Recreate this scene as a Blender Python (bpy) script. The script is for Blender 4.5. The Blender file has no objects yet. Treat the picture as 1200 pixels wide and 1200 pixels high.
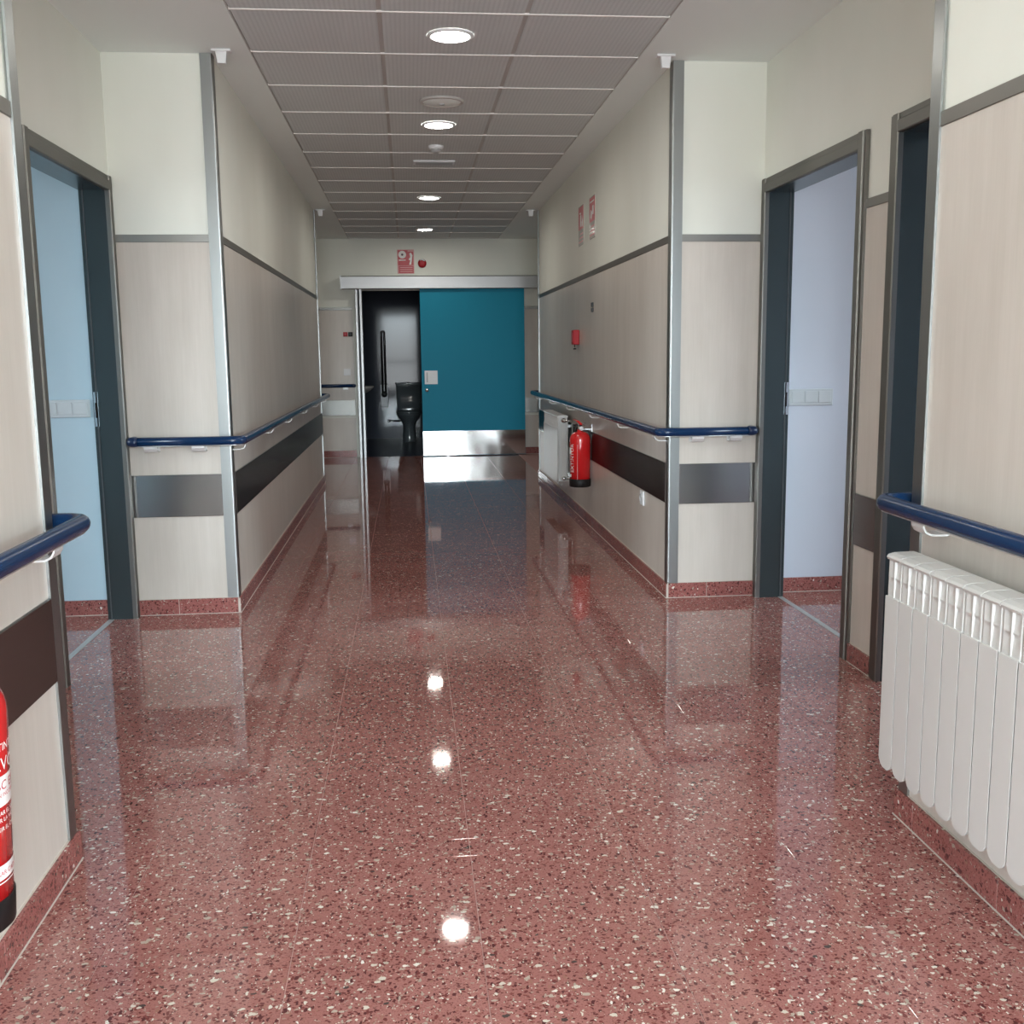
import bpy, bmesh, math, random
from mathutils import Vector, Matrix
random.seed(7)
PI = math.pi
C = bpy.context.scene.collection
SC = bpy.context.scene

# ------------------------------------------------------------------ camera
YAW, PITCH, ROLL, FPX, CAMH = 0.0958, 0.1511, -0.0113, 1226.27, 1.25
cy_, sy_ = math.cos(YAW), math.sin(YAW)
Fv = Vector((sy_*math.cos(PITCH), cy_*math.cos(PITCH), -math.sin(PITCH)))
R0 = Vector((cy_, -sy_, 0)); U0 = R0.cross(Fv)
Rv = math.cos(ROLL)*R0 + math.sin(ROLL)*U0
Uv = -math.sin(ROLL)*R0 + math.cos(ROLL)*U0
cam = bpy.data.cameras.new('camera'); co = bpy.data.objects.new('camera', cam); C.objects.link(co)
m = Matrix((Rv, Uv, -Fv)).transposed().to_4x4(); m.translation = Vector((0, 0, CAMH))
co.matrix_world = m
cam.sensor_width = 36; cam.sensor_fit = 'HORIZONTAL'; cam.lens = FPX/1200*36
cam.clip_start = 0.02; cam.clip_end = 200
SC.camera = co

# ------------------------------------------------------------------ world, colour management
w = bpy.data.worlds.new('world'); SC.world = w; w.use_nodes = True
nt = w.node_tree; nt.nodes.clear()
wo = nt.nodes.new('ShaderNodeOutputWorld'); bg = nt.nodes.new('ShaderNodeBackground')
tc = nt.nodes.new('ShaderNodeTexCoord'); sp = nt.nodes.new('ShaderNodeSeparateXYZ'); rp = nt.nodes.new('ShaderNodeValToRGB')
nt.links.new(tc.outputs['Generated'], sp.inputs[0]); nt.links.new(sp.outputs['Z'], rp.inputs['Fac'])
rp.color_ramp.elements[0].position = 0.0; rp.color_ramp.elements[0].color = (.40, .42, .43, 1)
rp.color_ramp.elements[1].position = 0.06; rp.color_ramp.elements[1].color = (.80, .93, 1.0, 1)
nt.links.new(rp.outputs[0], bg.inputs['Color']); bg.inputs['Strength'].default_value = 27.0
nt.links.new(bg.outputs[0], wo.inputs[0])
SC.view_settings.view_transform = 'Standard'; SC.view_settings.look = 'None'
SC.view_settings.gamma = 1.0; SC.view_settings.use_curve_mapping = False
SC.view_settings.exposure = 0.50
SC.cycles.max_bounces = 10; SC.cycles.diffuse_bounces = 6; SC.cycles.glossy_bounces = 5
SC.cycles.transparent_max_bounces = 8
SC.cycles.use_denoising = True
SC.cycles.sample_clamp_indirect = 6.0
LAMP_EMIT = 85.0

def portal(loc, rot, sx, sy):
    l = bpy.data.lights.new('sky_portal', 'AREA'); l.shape = 'RECTANGLE'; l.size = sx; l.size_y = sy
    l.cycles.is_portal = True
    o = bpy.data.objects.new('sky_portal', l); o.location = loc; o.rotation_euler = rot; C.objects.link(o)
BACKY = -1.9
portal((0.21, BACKY+.02, 1.27), (PI/2, 0, 0), 2.1, 2.3)          # light travels toward +Y
portal((-4.98, 3.7, 1.6), (PI/2, 0, PI/2+PI), 1.2, 1.0)
portal((5.38, 3.7, 1.6), (PI/2, 0, PI/2), 1.2, 1.0)

# ------------------------------------------------------------------ layout constants (metres)
XL, XR, XLr, XRr = -0.8635, 1.291, -1.348, 1.745
YN, YF, YE, YEND, ZC = 2.566, 5.14, 10.46, 12.95, 2.615
WL, WR = -1.47, 1.875           # room side of the recess walls
CX0 = -0.6836; CY0 = 4.501      # ceiling grid
TX0 = -0.2766; TY0 = 2.4721     # floor tile joints

# ------------------------------------------------------------------ materials
def mat(name, col=(.8, .8, .8), rough=.5, metal=0.0, spec=.5, coat=0.0, coat_r=.05, edge=None):
    m = bpy.data.materials.new(name); m.use_nodes = True
    b = m.node_tree.nodes['Principled BSDF']
    b.inputs['Base Color'].default_value = (*col, 1); b.inputs['Roughness'].default_value = rough
    b.inputs['Metallic'].default_value = metal
    b.inputs['Specular IOR Level'].default_value = spec
    if edge is not None: b.inputs['Specular Tint'].default_value = (edge, edge, edge, 1)
    b.inputs['Coat Weight'].default_value = coat; b.inputs['Coat Roughness'].default_value = coat_r
    return m
def N(m, t): return m.node_tree.nodes.new(t)
def L(m, a, b): m.node_tree.links.new(a, b)
def B(m): return m.node_tree.nodes['Principled BSDF']
def pos(m, scale=(1, 1, 1)):
    g = N(m, 'ShaderNodeNewGeometry'); mp = N(m, 'ShaderNodeMapping'); mp.inputs['Scale'].default_value = scale
    L(m, g.outputs['Position'], mp.inputs['Vector']); return mp.outputs[0]
def noise(m, vec, scale, detail=3, rough=.5):
    n = N(m, 'ShaderNodeTexNoise'); n.inputs['Scale'].default_value = scale; n.inputs['Detail'].default_value = detail
    n.inputs['Roughness'].default_value = rough; L(m, vec, n.inputs['Vector']); return n
def ramp(m, fac, stops, interp='LINEAR'):
    r = N(m, 'ShaderNodeValToRGB'); L(m, fac, r.inputs['Fac']); r.color_ramp.interpolation = interp
    el = r.color_ramp.elements
    while len(el) < len(stops): el.new(.5)
    for e, (p, c) in zip(el, stops): e.position = p; e.color = (*c, 1)
    return r.outputs['Color']
def mix(m, fac, a, b, mode='MIX'):
    x = N(m, 'ShaderNodeMix'); x.data_type = 'RGBA'; x.blend_type = mode
    if hasattr(fac, 'links'): L(m, fac, x.inputs[0])
    else: x.inputs[0].default_value = fac
    for s, v in ((x.inputs[6], a), (x.inputs[7], b)):
        if isinstance(v, tuple): s.default_value = (*v, 1)
        else: L(m, v, s)
    return x.outputs[2]
def bump(m, h, strength, dist):
    b = N(m, 'ShaderNodeBump'); b.inputs['Strength'].default_value = strength; b.inputs['Distance'].default_value = dist
    L(m, h, b.inputs['Height']); L(m, b.outputs[0], B(m).inputs['Normal'])

def terrazzo(name, base1, base2, rough, white=1.0):
    m = mat(name, rough=rough)
    p = pos(m)
    wob = noise(m, p, 90, 2)
    mx = N(m, 'ShaderNodeMix'); mx.data_type = 'VECTOR'; mx.inputs[0].default_value = .010
    L(m, p, mx.inputs[4]); L(m, wob.outputs['Color'], mx.inputs[5])
    base = ramp(m, noise(m, p, 4, 5).outputs['Fac'], [(.3, base1), (.7, base2)])
    fine = noise(m, p, 260, 2)
    base = mix(m, ramp(m, fine.outputs['Fac'], [(.52, (0, 0, 0)), (.66, (.45, .45, .45))]), base, (.10, .028, .026))
    def chips(col, scale, stretch, thr, rad, colors):
        v = N(m, 'ShaderNodeTexVoronoi'); v.inputs['Scale'].default_value = scale
        v.feature = 'F1'; v.distance = 'EUCLIDEAN'
        mp = N(m, 'ShaderNodeMapping'); mp.inputs['Scale'].default_value = stretch
        mp.inputs['Rotation'].default_value = (.3, .2, .5*thr*7)
        L(m, mx.outputs[1], mp.inputs['Vector']); L(m, mp.outputs[0], v.inputs['Vector'])
        s = N(m, 'ShaderNodeSeparateColor'); L(m, v.outputs['Color'], s.inputs[0])
        # chip radius is random per cell
        mul = N(m, 'ShaderNodeMath'); mul.operation = 'MULTIPLY'; mul.inputs[1].default_value = rad; L(m, s.outputs[1], mul.inputs[0])
        lt = N(m, 'ShaderNodeMath'); lt.operation = 'LESS_THAN'; L(m, v.outputs['Distance'], lt.inputs[0]); L(m, mul.outputs[0], lt.inputs[1])
        on = N(m, 'ShaderNodeMath'); on.operation = 'LESS_THAN'; L(m, s.outputs[0], on.inputs[0]); on.inputs[1].default_value = thr
        a = N(m, 'ShaderNodeMath'); a.operation = 'MULTIPLY'; L(m, lt.outputs[0], a.inputs[0]); L(m, on.outputs[0], a.inputs[1])
        return mix(m, a.outputs[0], col, ramp(m, s.outputs[2], colors, 'CONSTANT'))
    c = chips(base, 118, (1, 1.7, 1.3), .80, .62, [(0, (.11, .030, .028)), (.45, (.17, .045, .04)), (.72, (.26, .10, .085)), (.90, (.33, .23, .19))])
    c = chips(c, 74, (1.8, 1, 1.2), .40, .60, [(0, (.09, .026, .026)), (.5, (.15, .04, .036)), (.72, (.28, .13, .10)), (.88, (.34, .27, .22))])
    c = chips(c, 64, (1, 1.6, 1.1), .14*white, .58, [(0, (.56, .50, .42)), (.35, (.40, .33, .27)), (.7, (.68, .63, .56)), (.88, (.07, .05, .045))])
    c = chips(c, 88, (1.9, 1.0, 1.1), .10*white, .55, [(0, (.60, .54, .46)), (.5, (.36, .28, .23)), (.8, (.70, .66, .6))])
    c = chips(c, 180, (1.3, 1, 1), .14*white, .6, [(0, (.56, .48, .40)), (.5, (.42, .30, .25))])
    L(m, c, B(m).inputs['Base Color'])
    rr = N(m, 'ShaderNodeMapRange'); L(m, noise(m, p, 3, 4).outputs['Fac'], rr.inputs[0])
    rr.inputs[3].default_value = rough*.7; rr.inputs[4].default_value = rough*1.5; L(m, rr.outputs[0], B(m).inputs['Roughness'])
    bump(m, noise(m, p, 7, 2).outputs['Fac'], .02, .01)
    return m
M = {}
M['floor'] = terrazzo('terrazzo_polished', (.295, .119, .103), (.34, .147, .128), .036)
M['skirt'] = terrazzo('terrazzo_skirting', (.29, .10, .09), (.33, .12, .105), .2, .25)
M['grout'] = mat('grout', (.42, .25, .225), .8)
M['grout_white'] = mat('grout_white', (.50, .44, .385), .8)

m = M['paint'] = mat('cream_wall_paint', (.74, .75, .66), .55, spec=.3)
n_ = noise(m, pos(m, (1, 1, .5)), 3, 4); L(m, ramp(m, n_.outputs['Fac'], [(.3, (.785, .80, .725)), (.7, (.82, .835, .765))]), B(m).inputs['Base Color'])
bump(m, noise(m, pos(m), 160, 2).outputs['Fac'], .06, .002)
m = M['plaster'] = mat('ceiling_plaster', (.83, .88, .86), .8, spec=.2)
for k_, c_a, c_b in (('left', (.41, .54, .625), (.44, .57, .655)), ('right', (.53, .575, .66), (.56, .60, .69))):
    m = M['room_paint_'+k_] = mat('room_wall_paint_'+k_, rough=.6, spec=.3)
    n_ = noise(m, pos(m), 2, 3); L(m, ramp(m, n_.outputs['Fac'], [(.3, c_a), (.7, c_b)]), B(m).inputs['Base Color'])
m = M['laminate'] = mat('greige_laminate', (.58, .52, .44), .33, spec=.5)
a_ = noise(m, pos(m, (18, 18, 1.2)), 1.0, 4, .6); b_ = noise(m, pos(m, (2.2, 2.2, 1.0)), 1.3, 4, .6)
c1 = ramp(m, a_.outputs['Fac'], [(.3, (.595, .545, .488)), (.7, (.65, .60, .545))])
c2 = ramp(m, b_.outputs['Fac'], [(.3, (.90, .89, .88)), (.65, (1, 1, 1))])
fi = noise(m, pos(m, (220, 220, 6)), 1.0, 2)
c3 = ramp(m, fi.outputs['Fac'], [(.35, (.97, .97, .965)), (.65, (1, 1, 1))])
L(m, mix(m, 1.0, mix(m, 1.0, c1, c2, 'MULTIPLY'), c3, 'MULTIPLY'), B(m).inputs['Base Color'])

def steel(name, col, rough, axis='z', var=.02, edge=.8):
    m = mat(name, col, rough, 1.0, edge=edge)
    s = (1, 1, 300) if axis == 'h' else (260, 260, 1)
    n = noise(m, pos(m, s), 1.0, 2)
    r = N(m, 'ShaderNodeMapRange'); L(m, n.outputs['Fac'], r.inputs[0]); r.inputs[3].default_value = max(.02, rough-var); r.inputs[4].default_value = rough+var
    L(m, r.outputs[0], B(m).inputs['Roughness'])
    return m
M['steel'] = steel('brushed_steel_frame', (.24, .235, .22), .40, edge=.5)
M['guard'] = steel('corner_guard_steel', (.37, .385, .38), .33, edge=.6)
M['band'] = steel('steel_bumper_band', (.48, .475, .47), .22, 'h', edge=.22)
M['kick'] = steel('kick_plate_steel', (.62, .60, .58), .09, 'h', .02)
M['trim'] = steel('trim_strip_steel', (.34, .33, .31), .36, 'h', edge=.5)
M['reveal'] = mat('steel_reveal_dark_reflection', (.070, .092, .098), .26, .7)  # frame steel inside the openings, its dark reflection put into the colour
M['alu'] = mat('satin_aluminium', (.66, .67, .68), .33, .9)
M['white_alu'] = mat('bright_aluminium', (.37, .37, .37), .34, .7)
M['chrome'] = mat('chrome', (.75, .75, .76), .1, 1.0)
M['rail'] = mat('navy_vinyl_rail', (.003, .023, .074), .24, spec=.35)
M['rail_cap'] = mat('navy_rail_cap', (.004, .018, .060), .3)
M['bracket'] = mat('bracket_white_metal', (.72, .71, .70), .35, .3)
M['rad'] = mat('radiator_enamel', (.57, .56, .54), .30)
M['teal'] = mat('teal_door_laminate', (.004, .24, .37), .48, spec=.2)
M['red'] = mat('red_enamel', (.58, .012, .014), .22, coat=.5)
M['red_plastic'] = mat('red_plastic', (.40, .012, .02), .45, spec=.3)
M['sign_red'] = mat('sign_red', (.50, .045, .06), .4)
M['white_print'] = mat('white_print', (.82, .80, .78), .45)
M['pink_print'] = mat('pale_red_print', (.66, .30, .31), .45)
M['sign_gloss'] = mat('photoluminescent_sign_white', (.62, .60, .55), .12)
M['black'] = mat('black_rubber', (.010, .008, .008), .5, spec=.25)
M['black_gloss'] = mat('black_plastic', (.015, .015, .017), .2)
M['white_plastic'] = mat('white_plastic', (.76, .77, .78), .35)
M['switch_plastic'] = mat('pale_switch_plastic', (.52, .56, .59), .35)
M['grey_plastic'] = mat('grey_plastic', (.45, .46, .46), .4)
M['seal'] = mat('dark_door_seal', (.05, .055, .06), .5)
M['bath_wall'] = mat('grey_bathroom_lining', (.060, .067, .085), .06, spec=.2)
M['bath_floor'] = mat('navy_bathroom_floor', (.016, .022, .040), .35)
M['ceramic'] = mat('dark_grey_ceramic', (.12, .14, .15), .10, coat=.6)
M['threshold'] = mat('threshold_metal', (.50, .50, .49), .4, .5)
M['tgrid'] = mat('ceiling_grid_grey', (.48, .46, .44), .5)
M['tlit'] = mat('ceiling_grid_lit_edge', (.86, .83, .79), .4)  # pale copy for the cross joints, light caught on tile edges as colour
M['deck'] = mat('dark_plenum', (.10, .10, .10), .9)
m = M['ctile'] = mat('grooved_ceiling_tile', (.52, .485, .455), .7, spec=.2)
wv = N(m, 'ShaderNodeTexWave'); wv.bands_direction = 'X'; wv.inputs['Scale'].default_value = 16; wv.inputs['Distortion'].default_value = 0
L(m, pos(m), wv.inputs['Vector'])
L(m, ramp(m, wv.outputs['Fac'], [(.25, (.585, .61, .61)), (.6, (.635, .66, .66))]), B(m).inputs['Base Color'])
bump(m, wv.outputs['Fac'], .22, .002)
m = M['emit'] = mat('lamp_diffuser', (.9, .9, .88), .5)
B(m).inputs['Emission Color'].default_value = (1.0, .96, .88, 1); B(m).inputs['Emission Strength'].default_value = LAMP_EMIT
m = M['glass'] = bpy.data.materials.new('window_glass'); m.use_nodes = True; m.node_tree.nodes.clear()
o_ = N(m, 'ShaderNodeOutputMaterial'); t_ = N(m, 'ShaderNodeBsdfTransparent'); g_ = N(m, 'ShaderNodeBsdfGlossy'); x_ = N(m, 'ShaderNodeMixShader')
fr = N(m, 'ShaderNodeFresnel'); fr.inputs[0].default_value = 1.3; g_.inputs['Roughness'].default_value = .02
L(m, fr.outputs[0], x_.inputs[0]); L(m, t_.outputs[0], x_.inputs[1]); L(m, g_.outputs[0], x_.inputs[2]); L(m, x_.outputs[0], o_.inputs[0])

# ------------------------------------------------------------------ geometry helpers
class MB:
    """collects shapes in world (or local) coordinates and links them as ONE mesh object"""
    def __init__(s): s.v = []; s.f = []; s.mi = []; s.sm = []; s.cur = 0
    def add(s, v, f, smooth=False):
        o = len(s.v); s.v += [tuple(p) for p in v]; s.f += [tuple(i+o for i in q) for q in f]
        s.mi += [s.cur]*len(f); s.sm += [smooth]*len(f); return s
    def box(s, x0, x1, y0, y1, z0, z1):
        if x0 > x1: x0, x1 = x1, x0
        if y0 > y1: y0, y1 = y1, y0
        v = [(x, y, z) for z in (z0, z1) for y in (y0, y1) for x in (x0, x1)]
        return s.add(v, [(0, 2, 3, 1), (4, 5, 7, 6), (0, 1, 5, 4), (2, 6, 7, 3), (0, 4, 6, 2), (1, 3, 7, 5)])
    def cham(s, x0, x1, y0, y1, z0, z1, c=.003):
        """box with bevelled edges (all twelve)"""
        if x0 > x1: x0, x1 = x1, x0
        if y0 > y1: y0, y1 = y1, y0
        bm = bmesh.new(); bmesh.ops.create_cube(bm, size=1)
        for q in bm.verts: q.co = Vector(((x0+x1)/2+q.co.x*(x1-x0), (y0+y1)/2+q.co.y*(y1-y0), (z0+z1)/2+q.co.z*(z1-z0)))
        bmesh.ops.bevel(bm, geom=bm.edges[:], offset=c, segments=2, affect='EDGES', profile=.5)
        bm.verts.index_update(); s.add([q.co[:] for q in bm.verts], [[a.index for a in q.verts] for q in bm.faces]); bm.free(); return s
    def prism(s, poly, a0, a1, axis='z', smooth=False):
        """extrude a closed 2D polygon; axis z: poly=(x,y); y: (x,z); x: (y,z)"""
        n = len(poly)
        def P(p, a): return (p[0], p[1], a) if axis == 'z' else ((p[0], a, p[1]) if axis == 'y' else (a, p[0], p[1]))
        v = [P(p, a0) for p in poly]+[P(p, a1) for p in poly]
        ar = sum(poly[i][0]*poly[(i+1) % n][1]-poly[(i+1) % n][0]*poly[i][1] for i in range(n))
        flip = (ar > 0) != (a1 > a0)
        if axis == 'y': flip = not flip
        caps = [tuple(range(n))[::-1], tuple(range(n, 2*n))]
        side = [(i, (i+1) % n, n+(i+1) % n, n+i) for i in range(n)]
        if flip: caps = [c[::-1] for c in caps]; side = [c[::-1] for c in side]
        s.add(v, caps); o = len(s.v)-2*n
        s.f += [tuple(i+o for i in q) for q in side]; s.mi += [s.cur]*n; s.sm += [smooth]*n
        return s
    def tube(s, pts, r, seg=12, caps=True, rs=None, sy=1.0):
        pts = [Vector(p) for p in pts]; n = len(pts); v = []; f = []
        t0 = (pts[1]-pts[0]).normalized(); up = Vector((0, 0, 1)) if abs(t0.z) < .9 else Vector((1, 0, 0))
        nn = (up-t0*up.dot(t0)).normalized()
        for i, p in enumerate(pts):
            t = (pts[min(i+1, n-1)]-pts[max(i-1, 0)]).normalized()
            nn = (nn-t*nn.dot(t)).normalized(); b = t.cross(nn)
            rr = rs[i] if rs else r
            for k in range(seg):
                a = 2*PI*k/seg; v.append(p+nn*math.cos(a)*rr+b*math.sin(a)*rr*sy)
        for i in range(n-1):
            for k in range(seg):
                k2 = (k+1) % seg; f.append((i*seg+k, i*seg+k2, (i+1)*seg+k2, (i+1)*seg+k))
        s.add(v, f, True)
        if caps:
            o = len(s.v)-len(v); s.f += [tuple(o+k for k in range(seg))[::-1], tuple(o+(n-1)*seg+k for k in range(seg))]
            s.mi += [s.cur]*2; s.sm += [False]*2
        return s
    def lathe(s, prof, c, seg=32, axis='z', smooth=True, sx=1.0, sy=1.0):
        """prof: list of (r, h); closed where r=0"""
        v = []; f = []
        for r, h in prof:
            for k in range(seg):
                a = 2*PI*k/seg; q = (r*math.cos(a)*sx, r*math.sin(a)*sy, h)
                if axis == 'x': q = (q[2], q[0], q[1])
                if axis == 'y': q = (q[0], q[2], q[1])
                v.append((c[0]+q[0], c[1]+q[1], c[2]+q[2]))
        for i in range(len(prof)-1):
            for k in range(seg):
                k2 = (k+1) % seg; q = (i*seg+k, i*seg+k2, (i+1)*seg+k2, (i+1)*seg+k)
                f.append(q if axis != 'y' else q[::-1])
        return s.add(v, f, smooth)
    def build(s, name, mats, parent=None, bevel=0, loc=None):
        me = bpy.data.meshes.new(name); me.from_pydata(s.v, [], s.f)
        for mm in (mats if isinstance(mats, list) else [mats]): me.materials.append(mm)
        for p, mi, sm in zip(me.polygons, s.mi, s.sm): p.material_index = mi; p.use_smooth = sm
        me.validate(); me.update()
        o = bpy.data.objects.new(name, me); C.objects.link(o)
        if bevel:
            b = o.modifiers.new('bevel', 'BEVEL'); b.width = bevel; b.segments = 2; b.limit_method = 'ANGLE'
        if parent: put(o, parent)
        return o
def put(o, parent):
    o.parent = parent
    o.matrix_parent_inverse = parent_world(parent).inverted()
def parent_world(p):
    m = p.matrix_basis.copy()
    if p.parent: m = parent_world(p.parent) @ p.matrix_parent_inverse @ m
    return m
def tag(o, label=None, cat=None, group=None, kind=None):
    if label: o['label'] = label
    if cat: o['category'] = cat
    if group: o['group'] = group
    if kind: o['kind'] = kind
    return o
def thing(name, loc, label, cat, group=None):
    o = bpy.data.objects.new(name, None); o.empty_display_size = .05; o.location = loc; C.objects.link(o)
    return tag(o, label, cat, group)
def struct(o, label=None, cat=None): return tag(o, label, cat, kind='structure')
def kids(o): return [c for c in bpy.data.objects if c.parent == o]
def copy_tree(o, delta=None, parent=None):
    c = o.copy(); C.objects.link(c)
    if parent: c.parent = parent
    for ch in kids(o): copy_tree(ch, None, c)
    if delta is not None: c.location = Vector(o.location)+Vector(delta)
    return c
def arc(pts, r=.05, n=6):
    """round the inner corners of a polyline"""
    P = [Vector(p) for p in pts]; out = [P[0]]
    for i in range(1, len(P)-1):
        a = (P[i-1]-P[i]).normalized(); b = (P[i+1]-P[i]).normalized()
        th = a.angle(b); d = min(r/math.tan(th/2), (P[i-1]-P[i]).length*.49, (P[i+1]-P[i]).length*.49)
        p0 = P[i]+a*d; p2 = P[i]+b*d
        for k in range(n+1):
            t = k/n; out.append(p0*(1-t)**2+P[i]*2*t*(1-t)*1.0+p2*t*t)
    out.append(P[-1]); return out
def text_geo(body, size):
    cu = bpy.data.curves.new('text', 'FONT'); cu.body = body; cu.size = size; cu.align_x = 'CENTER'; cu.resolution_u = 3
    ob = bpy.data.objects.new('text', cu); C.objects.link(ob)
    dg = bpy.context.evaluated_depsgraph_get(); me = bpy.data.meshes.new_from_object(ob.evaluated_get(dg))
    v = [tuple(a.co) for a in me.vertices]; f = [tuple(p.vertices) for p in me.polygons]
    bpy.data.objects.remove(ob); bpy.data.curves.remove(cu); bpy.data.meshes.remove(me); return v, f

# ================================================================== SETTING
# ---- floor: grout bed with individual terrazzo tiles
f = MB()
f.box(WL-.0, WR+.0, .05, 13.0, -.12, -.0018)
floor = struct(f.build('floor', M['grout']), 'polished red terrazzo tile floor of the corridor')
def in_plan(x0, x1, y0, y1):
    """clip a tile to the walkable plan; returns list of rectangles"""
    out = []
    segs = [(-9, YN, XL, XR), (YN, YF, WL, WR), (YF, YE, XL, XR), (YE, 12.95, XLr, XRr)]
    for a, b, l, r in segs:
        yy0, yy1, xx0, xx1 = max(y0, a), min(y1, b), max(x0, l), min(x1, r)
        if yy1-yy0 > .01 and xx1-xx0 > .01: out.append((xx0, xx1, yy0, yy1))
    return out
G = .0009
tile_mesh = {}
for j in range(-6, 27):
    for i in range(-4, 6):
        x0 = TX0+.4*i; y0 = TY0+.4*j
        for (a, b, c, d) in in_plan(x0, x0+.4, y0, y0+.4):
            if y0 > YE and (a > 1.3 or b < -.9): continue
            k = (round(b-a, 3), round(d-c, 3))
            if k not in tile_mesh:
                hx, hy = (b-a)/2-G, (d-c)/2-G; e = .0005
                mb = MB()
                v = [(-hx, -hy, -.02), (hx, -hy, -.02), (hx, hy, -.02), (-hx, hy, -.02), (-hx, -hy, -e*.5), (hx, -hy, -e*.5), (hx, hy, -e*.5), (-hx, hy, -e*.5),
                     (-hx+e, -hy+e, 0), (hx-e, -hy+e, 0), (hx-e, hy-e, 0), (-hx+e, hy-e, 0)]
                mb.add(v, [(0, 1, 5, 4), (1, 2, 6, 5), (2, 3, 7, 6), (3, 0, 4, 7), (4, 5, 9, 8), (5, 6, 10, 9), (6, 7, 11, 10), (7, 4, 8, 11), (8, 9, 10, 11)])
                t0 = mb.build('floor_tile', M['floor'])
                tile_mesh[k] = t0.data; bpy.data.objects.remove(t0)
            t = bpy.data.objects.new('floor_tile', tile_mesh[k]); C.objects.link(t)
            t.location = ((a+b)/2, (c+d)/2, random.uniform(-.00025, .0)); t.parent = floor
f = MB(); f.box(XL-.1, XR+.1, BACKY-.3, TY0-.4*6, -.12, 0)
struct(f.build('floor', M['floor']), 'terrazzo floor continuing behind the viewpoint')
f = MB(); f.box(-5.1, WL, 1.9, 5.3, -.12, 0)
struct(f.build('floor', M['floor']), 'red terrazzo floor of the room through the left doorway')
f = MB(); f.box(WR, 5.5, 1.9, 5.3, -.12, 0)
struct(f.build('floor', M['floor']), 'red terrazzo floor of the room through the right doorway')

# ---- walls
def corner_guard(par, x, y, sx, syy):
    """outer corner at (x,y); wall solid extends to direction (sx, syy) (signs)"""
    t, leg, r = .006, .050, .008
    P = [(leg, -t)]
    P = [(leg, 0), (leg, -t)]
    for k in range(7):
        a = PI/2*k/6; P.append((r-t-(r)*math.sin(a)+0*t, r-t-r*math.cos(a)))
    P += [(-t, leg), (0, leg), (0, 0)]
    poly = [(x+sx*p, y+syy*q) for p, q in P]
    mb = MB(); mb.prism(poly, .076, ZC-.001)
    mb.build('corner_guard', M['guard'], par)
def baseboard(name):
    o = bpy.data.objects.new(name, bpy.data.meshes.new(name)); C.objects.link(o); struct(o)
    return o
def finish_base(o, mb):
    o.data.from_pydata(mb.v, [], mb.f); o.data.materials.append(M['grout_white']); o.data.update()
def make_wall(side):
    s = -1 if side == 'left' else 1
    X, Xr, W = (XL, XLr, WL) if s < 0 else (XR, XRr, WR)
    d = .006*s
    doors = [(3.985, 5.135)] if s < 0 else [(3.950, 5.135), (2.60, 3.745)]
    mb = MB()
    mb.box(W, X+d, BACKY, YN-.006, 0, ZC)
    mb.box(W, X+d, YF+.006, YE-.006, 0, ZC)
    ys = [YN-.006]; op = sorted([(a+.059, b-.059) for a, b in doors])
    cur = YN-.006
    for a, b in op:
        mb.box(W, Xr+d, cur, a, 0, ZC); mb.box(W, Xr+d, a, b, 2.006, ZC); cur = b
    mb.box(W, Xr+d, cur, YF+.006, 0, ZC)
    mb.box(W, Xr+d, YE-.006, YEND+.1, 0, ZC)
    wl = struct(mb.build('wall_'+side, M['paint']), 'cream over beige %s corridor wall with a steel band' % side)
    base = baseboard('baseboard_'+side); base_mb = MB()
    faces = [
        dict(ax='y', c=X, a0=BACKY+.05, a1=YN-.05, n=-s, b1=YN+.012),
        dict(ax='y', c=X, a0=YF+.05, a1=YE-.05, n=-s, b0=YF-.012, b1=YE+.012),
        dict(ax='x', c=YN, a0=min(X, Xr)+(.05 if s > 0 else 0), a1=max(X, Xr)-(.05 if s < 0 else 0), n=1, b0=min(X, Xr), b1=max(X, Xr)),
        dict(ax='x', c=YF, a0=min(X, Xr)+(.05 if s > 0 else 0), a1=max(X, Xr)-(.05 if s < 0 else 0), n=-1, b0=min(X, Xr), b1=max(X, Xr)),
        dict(ax='x', c=YE, a0=min(X, Xr)+(.05 if s > 0 else 0), a1=max(X, Xr)-(.05 if s < 0 else 0), n=1, b0=min(X, Xr), b1=max(X, Xr)),
        dict(ax='y', c=Xr, a0=YE+.05, a1=YEND-.01, n=-s),
    ]
    if s < 0: faces.append(dict(ax='y', c=Xr, a0=YN+.02, a1=3.985, n=1))
    else: faces.append(dict(ax='y', c=Xr, a0=3.745, a1=3.950, n=-1))
    wall_faces(wl, base, base_mb, faces)
    finish_base(base, base_mb)
    for y, sg in ((YN, -1), (YF, 1), (YE, -1)): corner_guard(wl, X, y, s, sg)
    return wl
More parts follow.
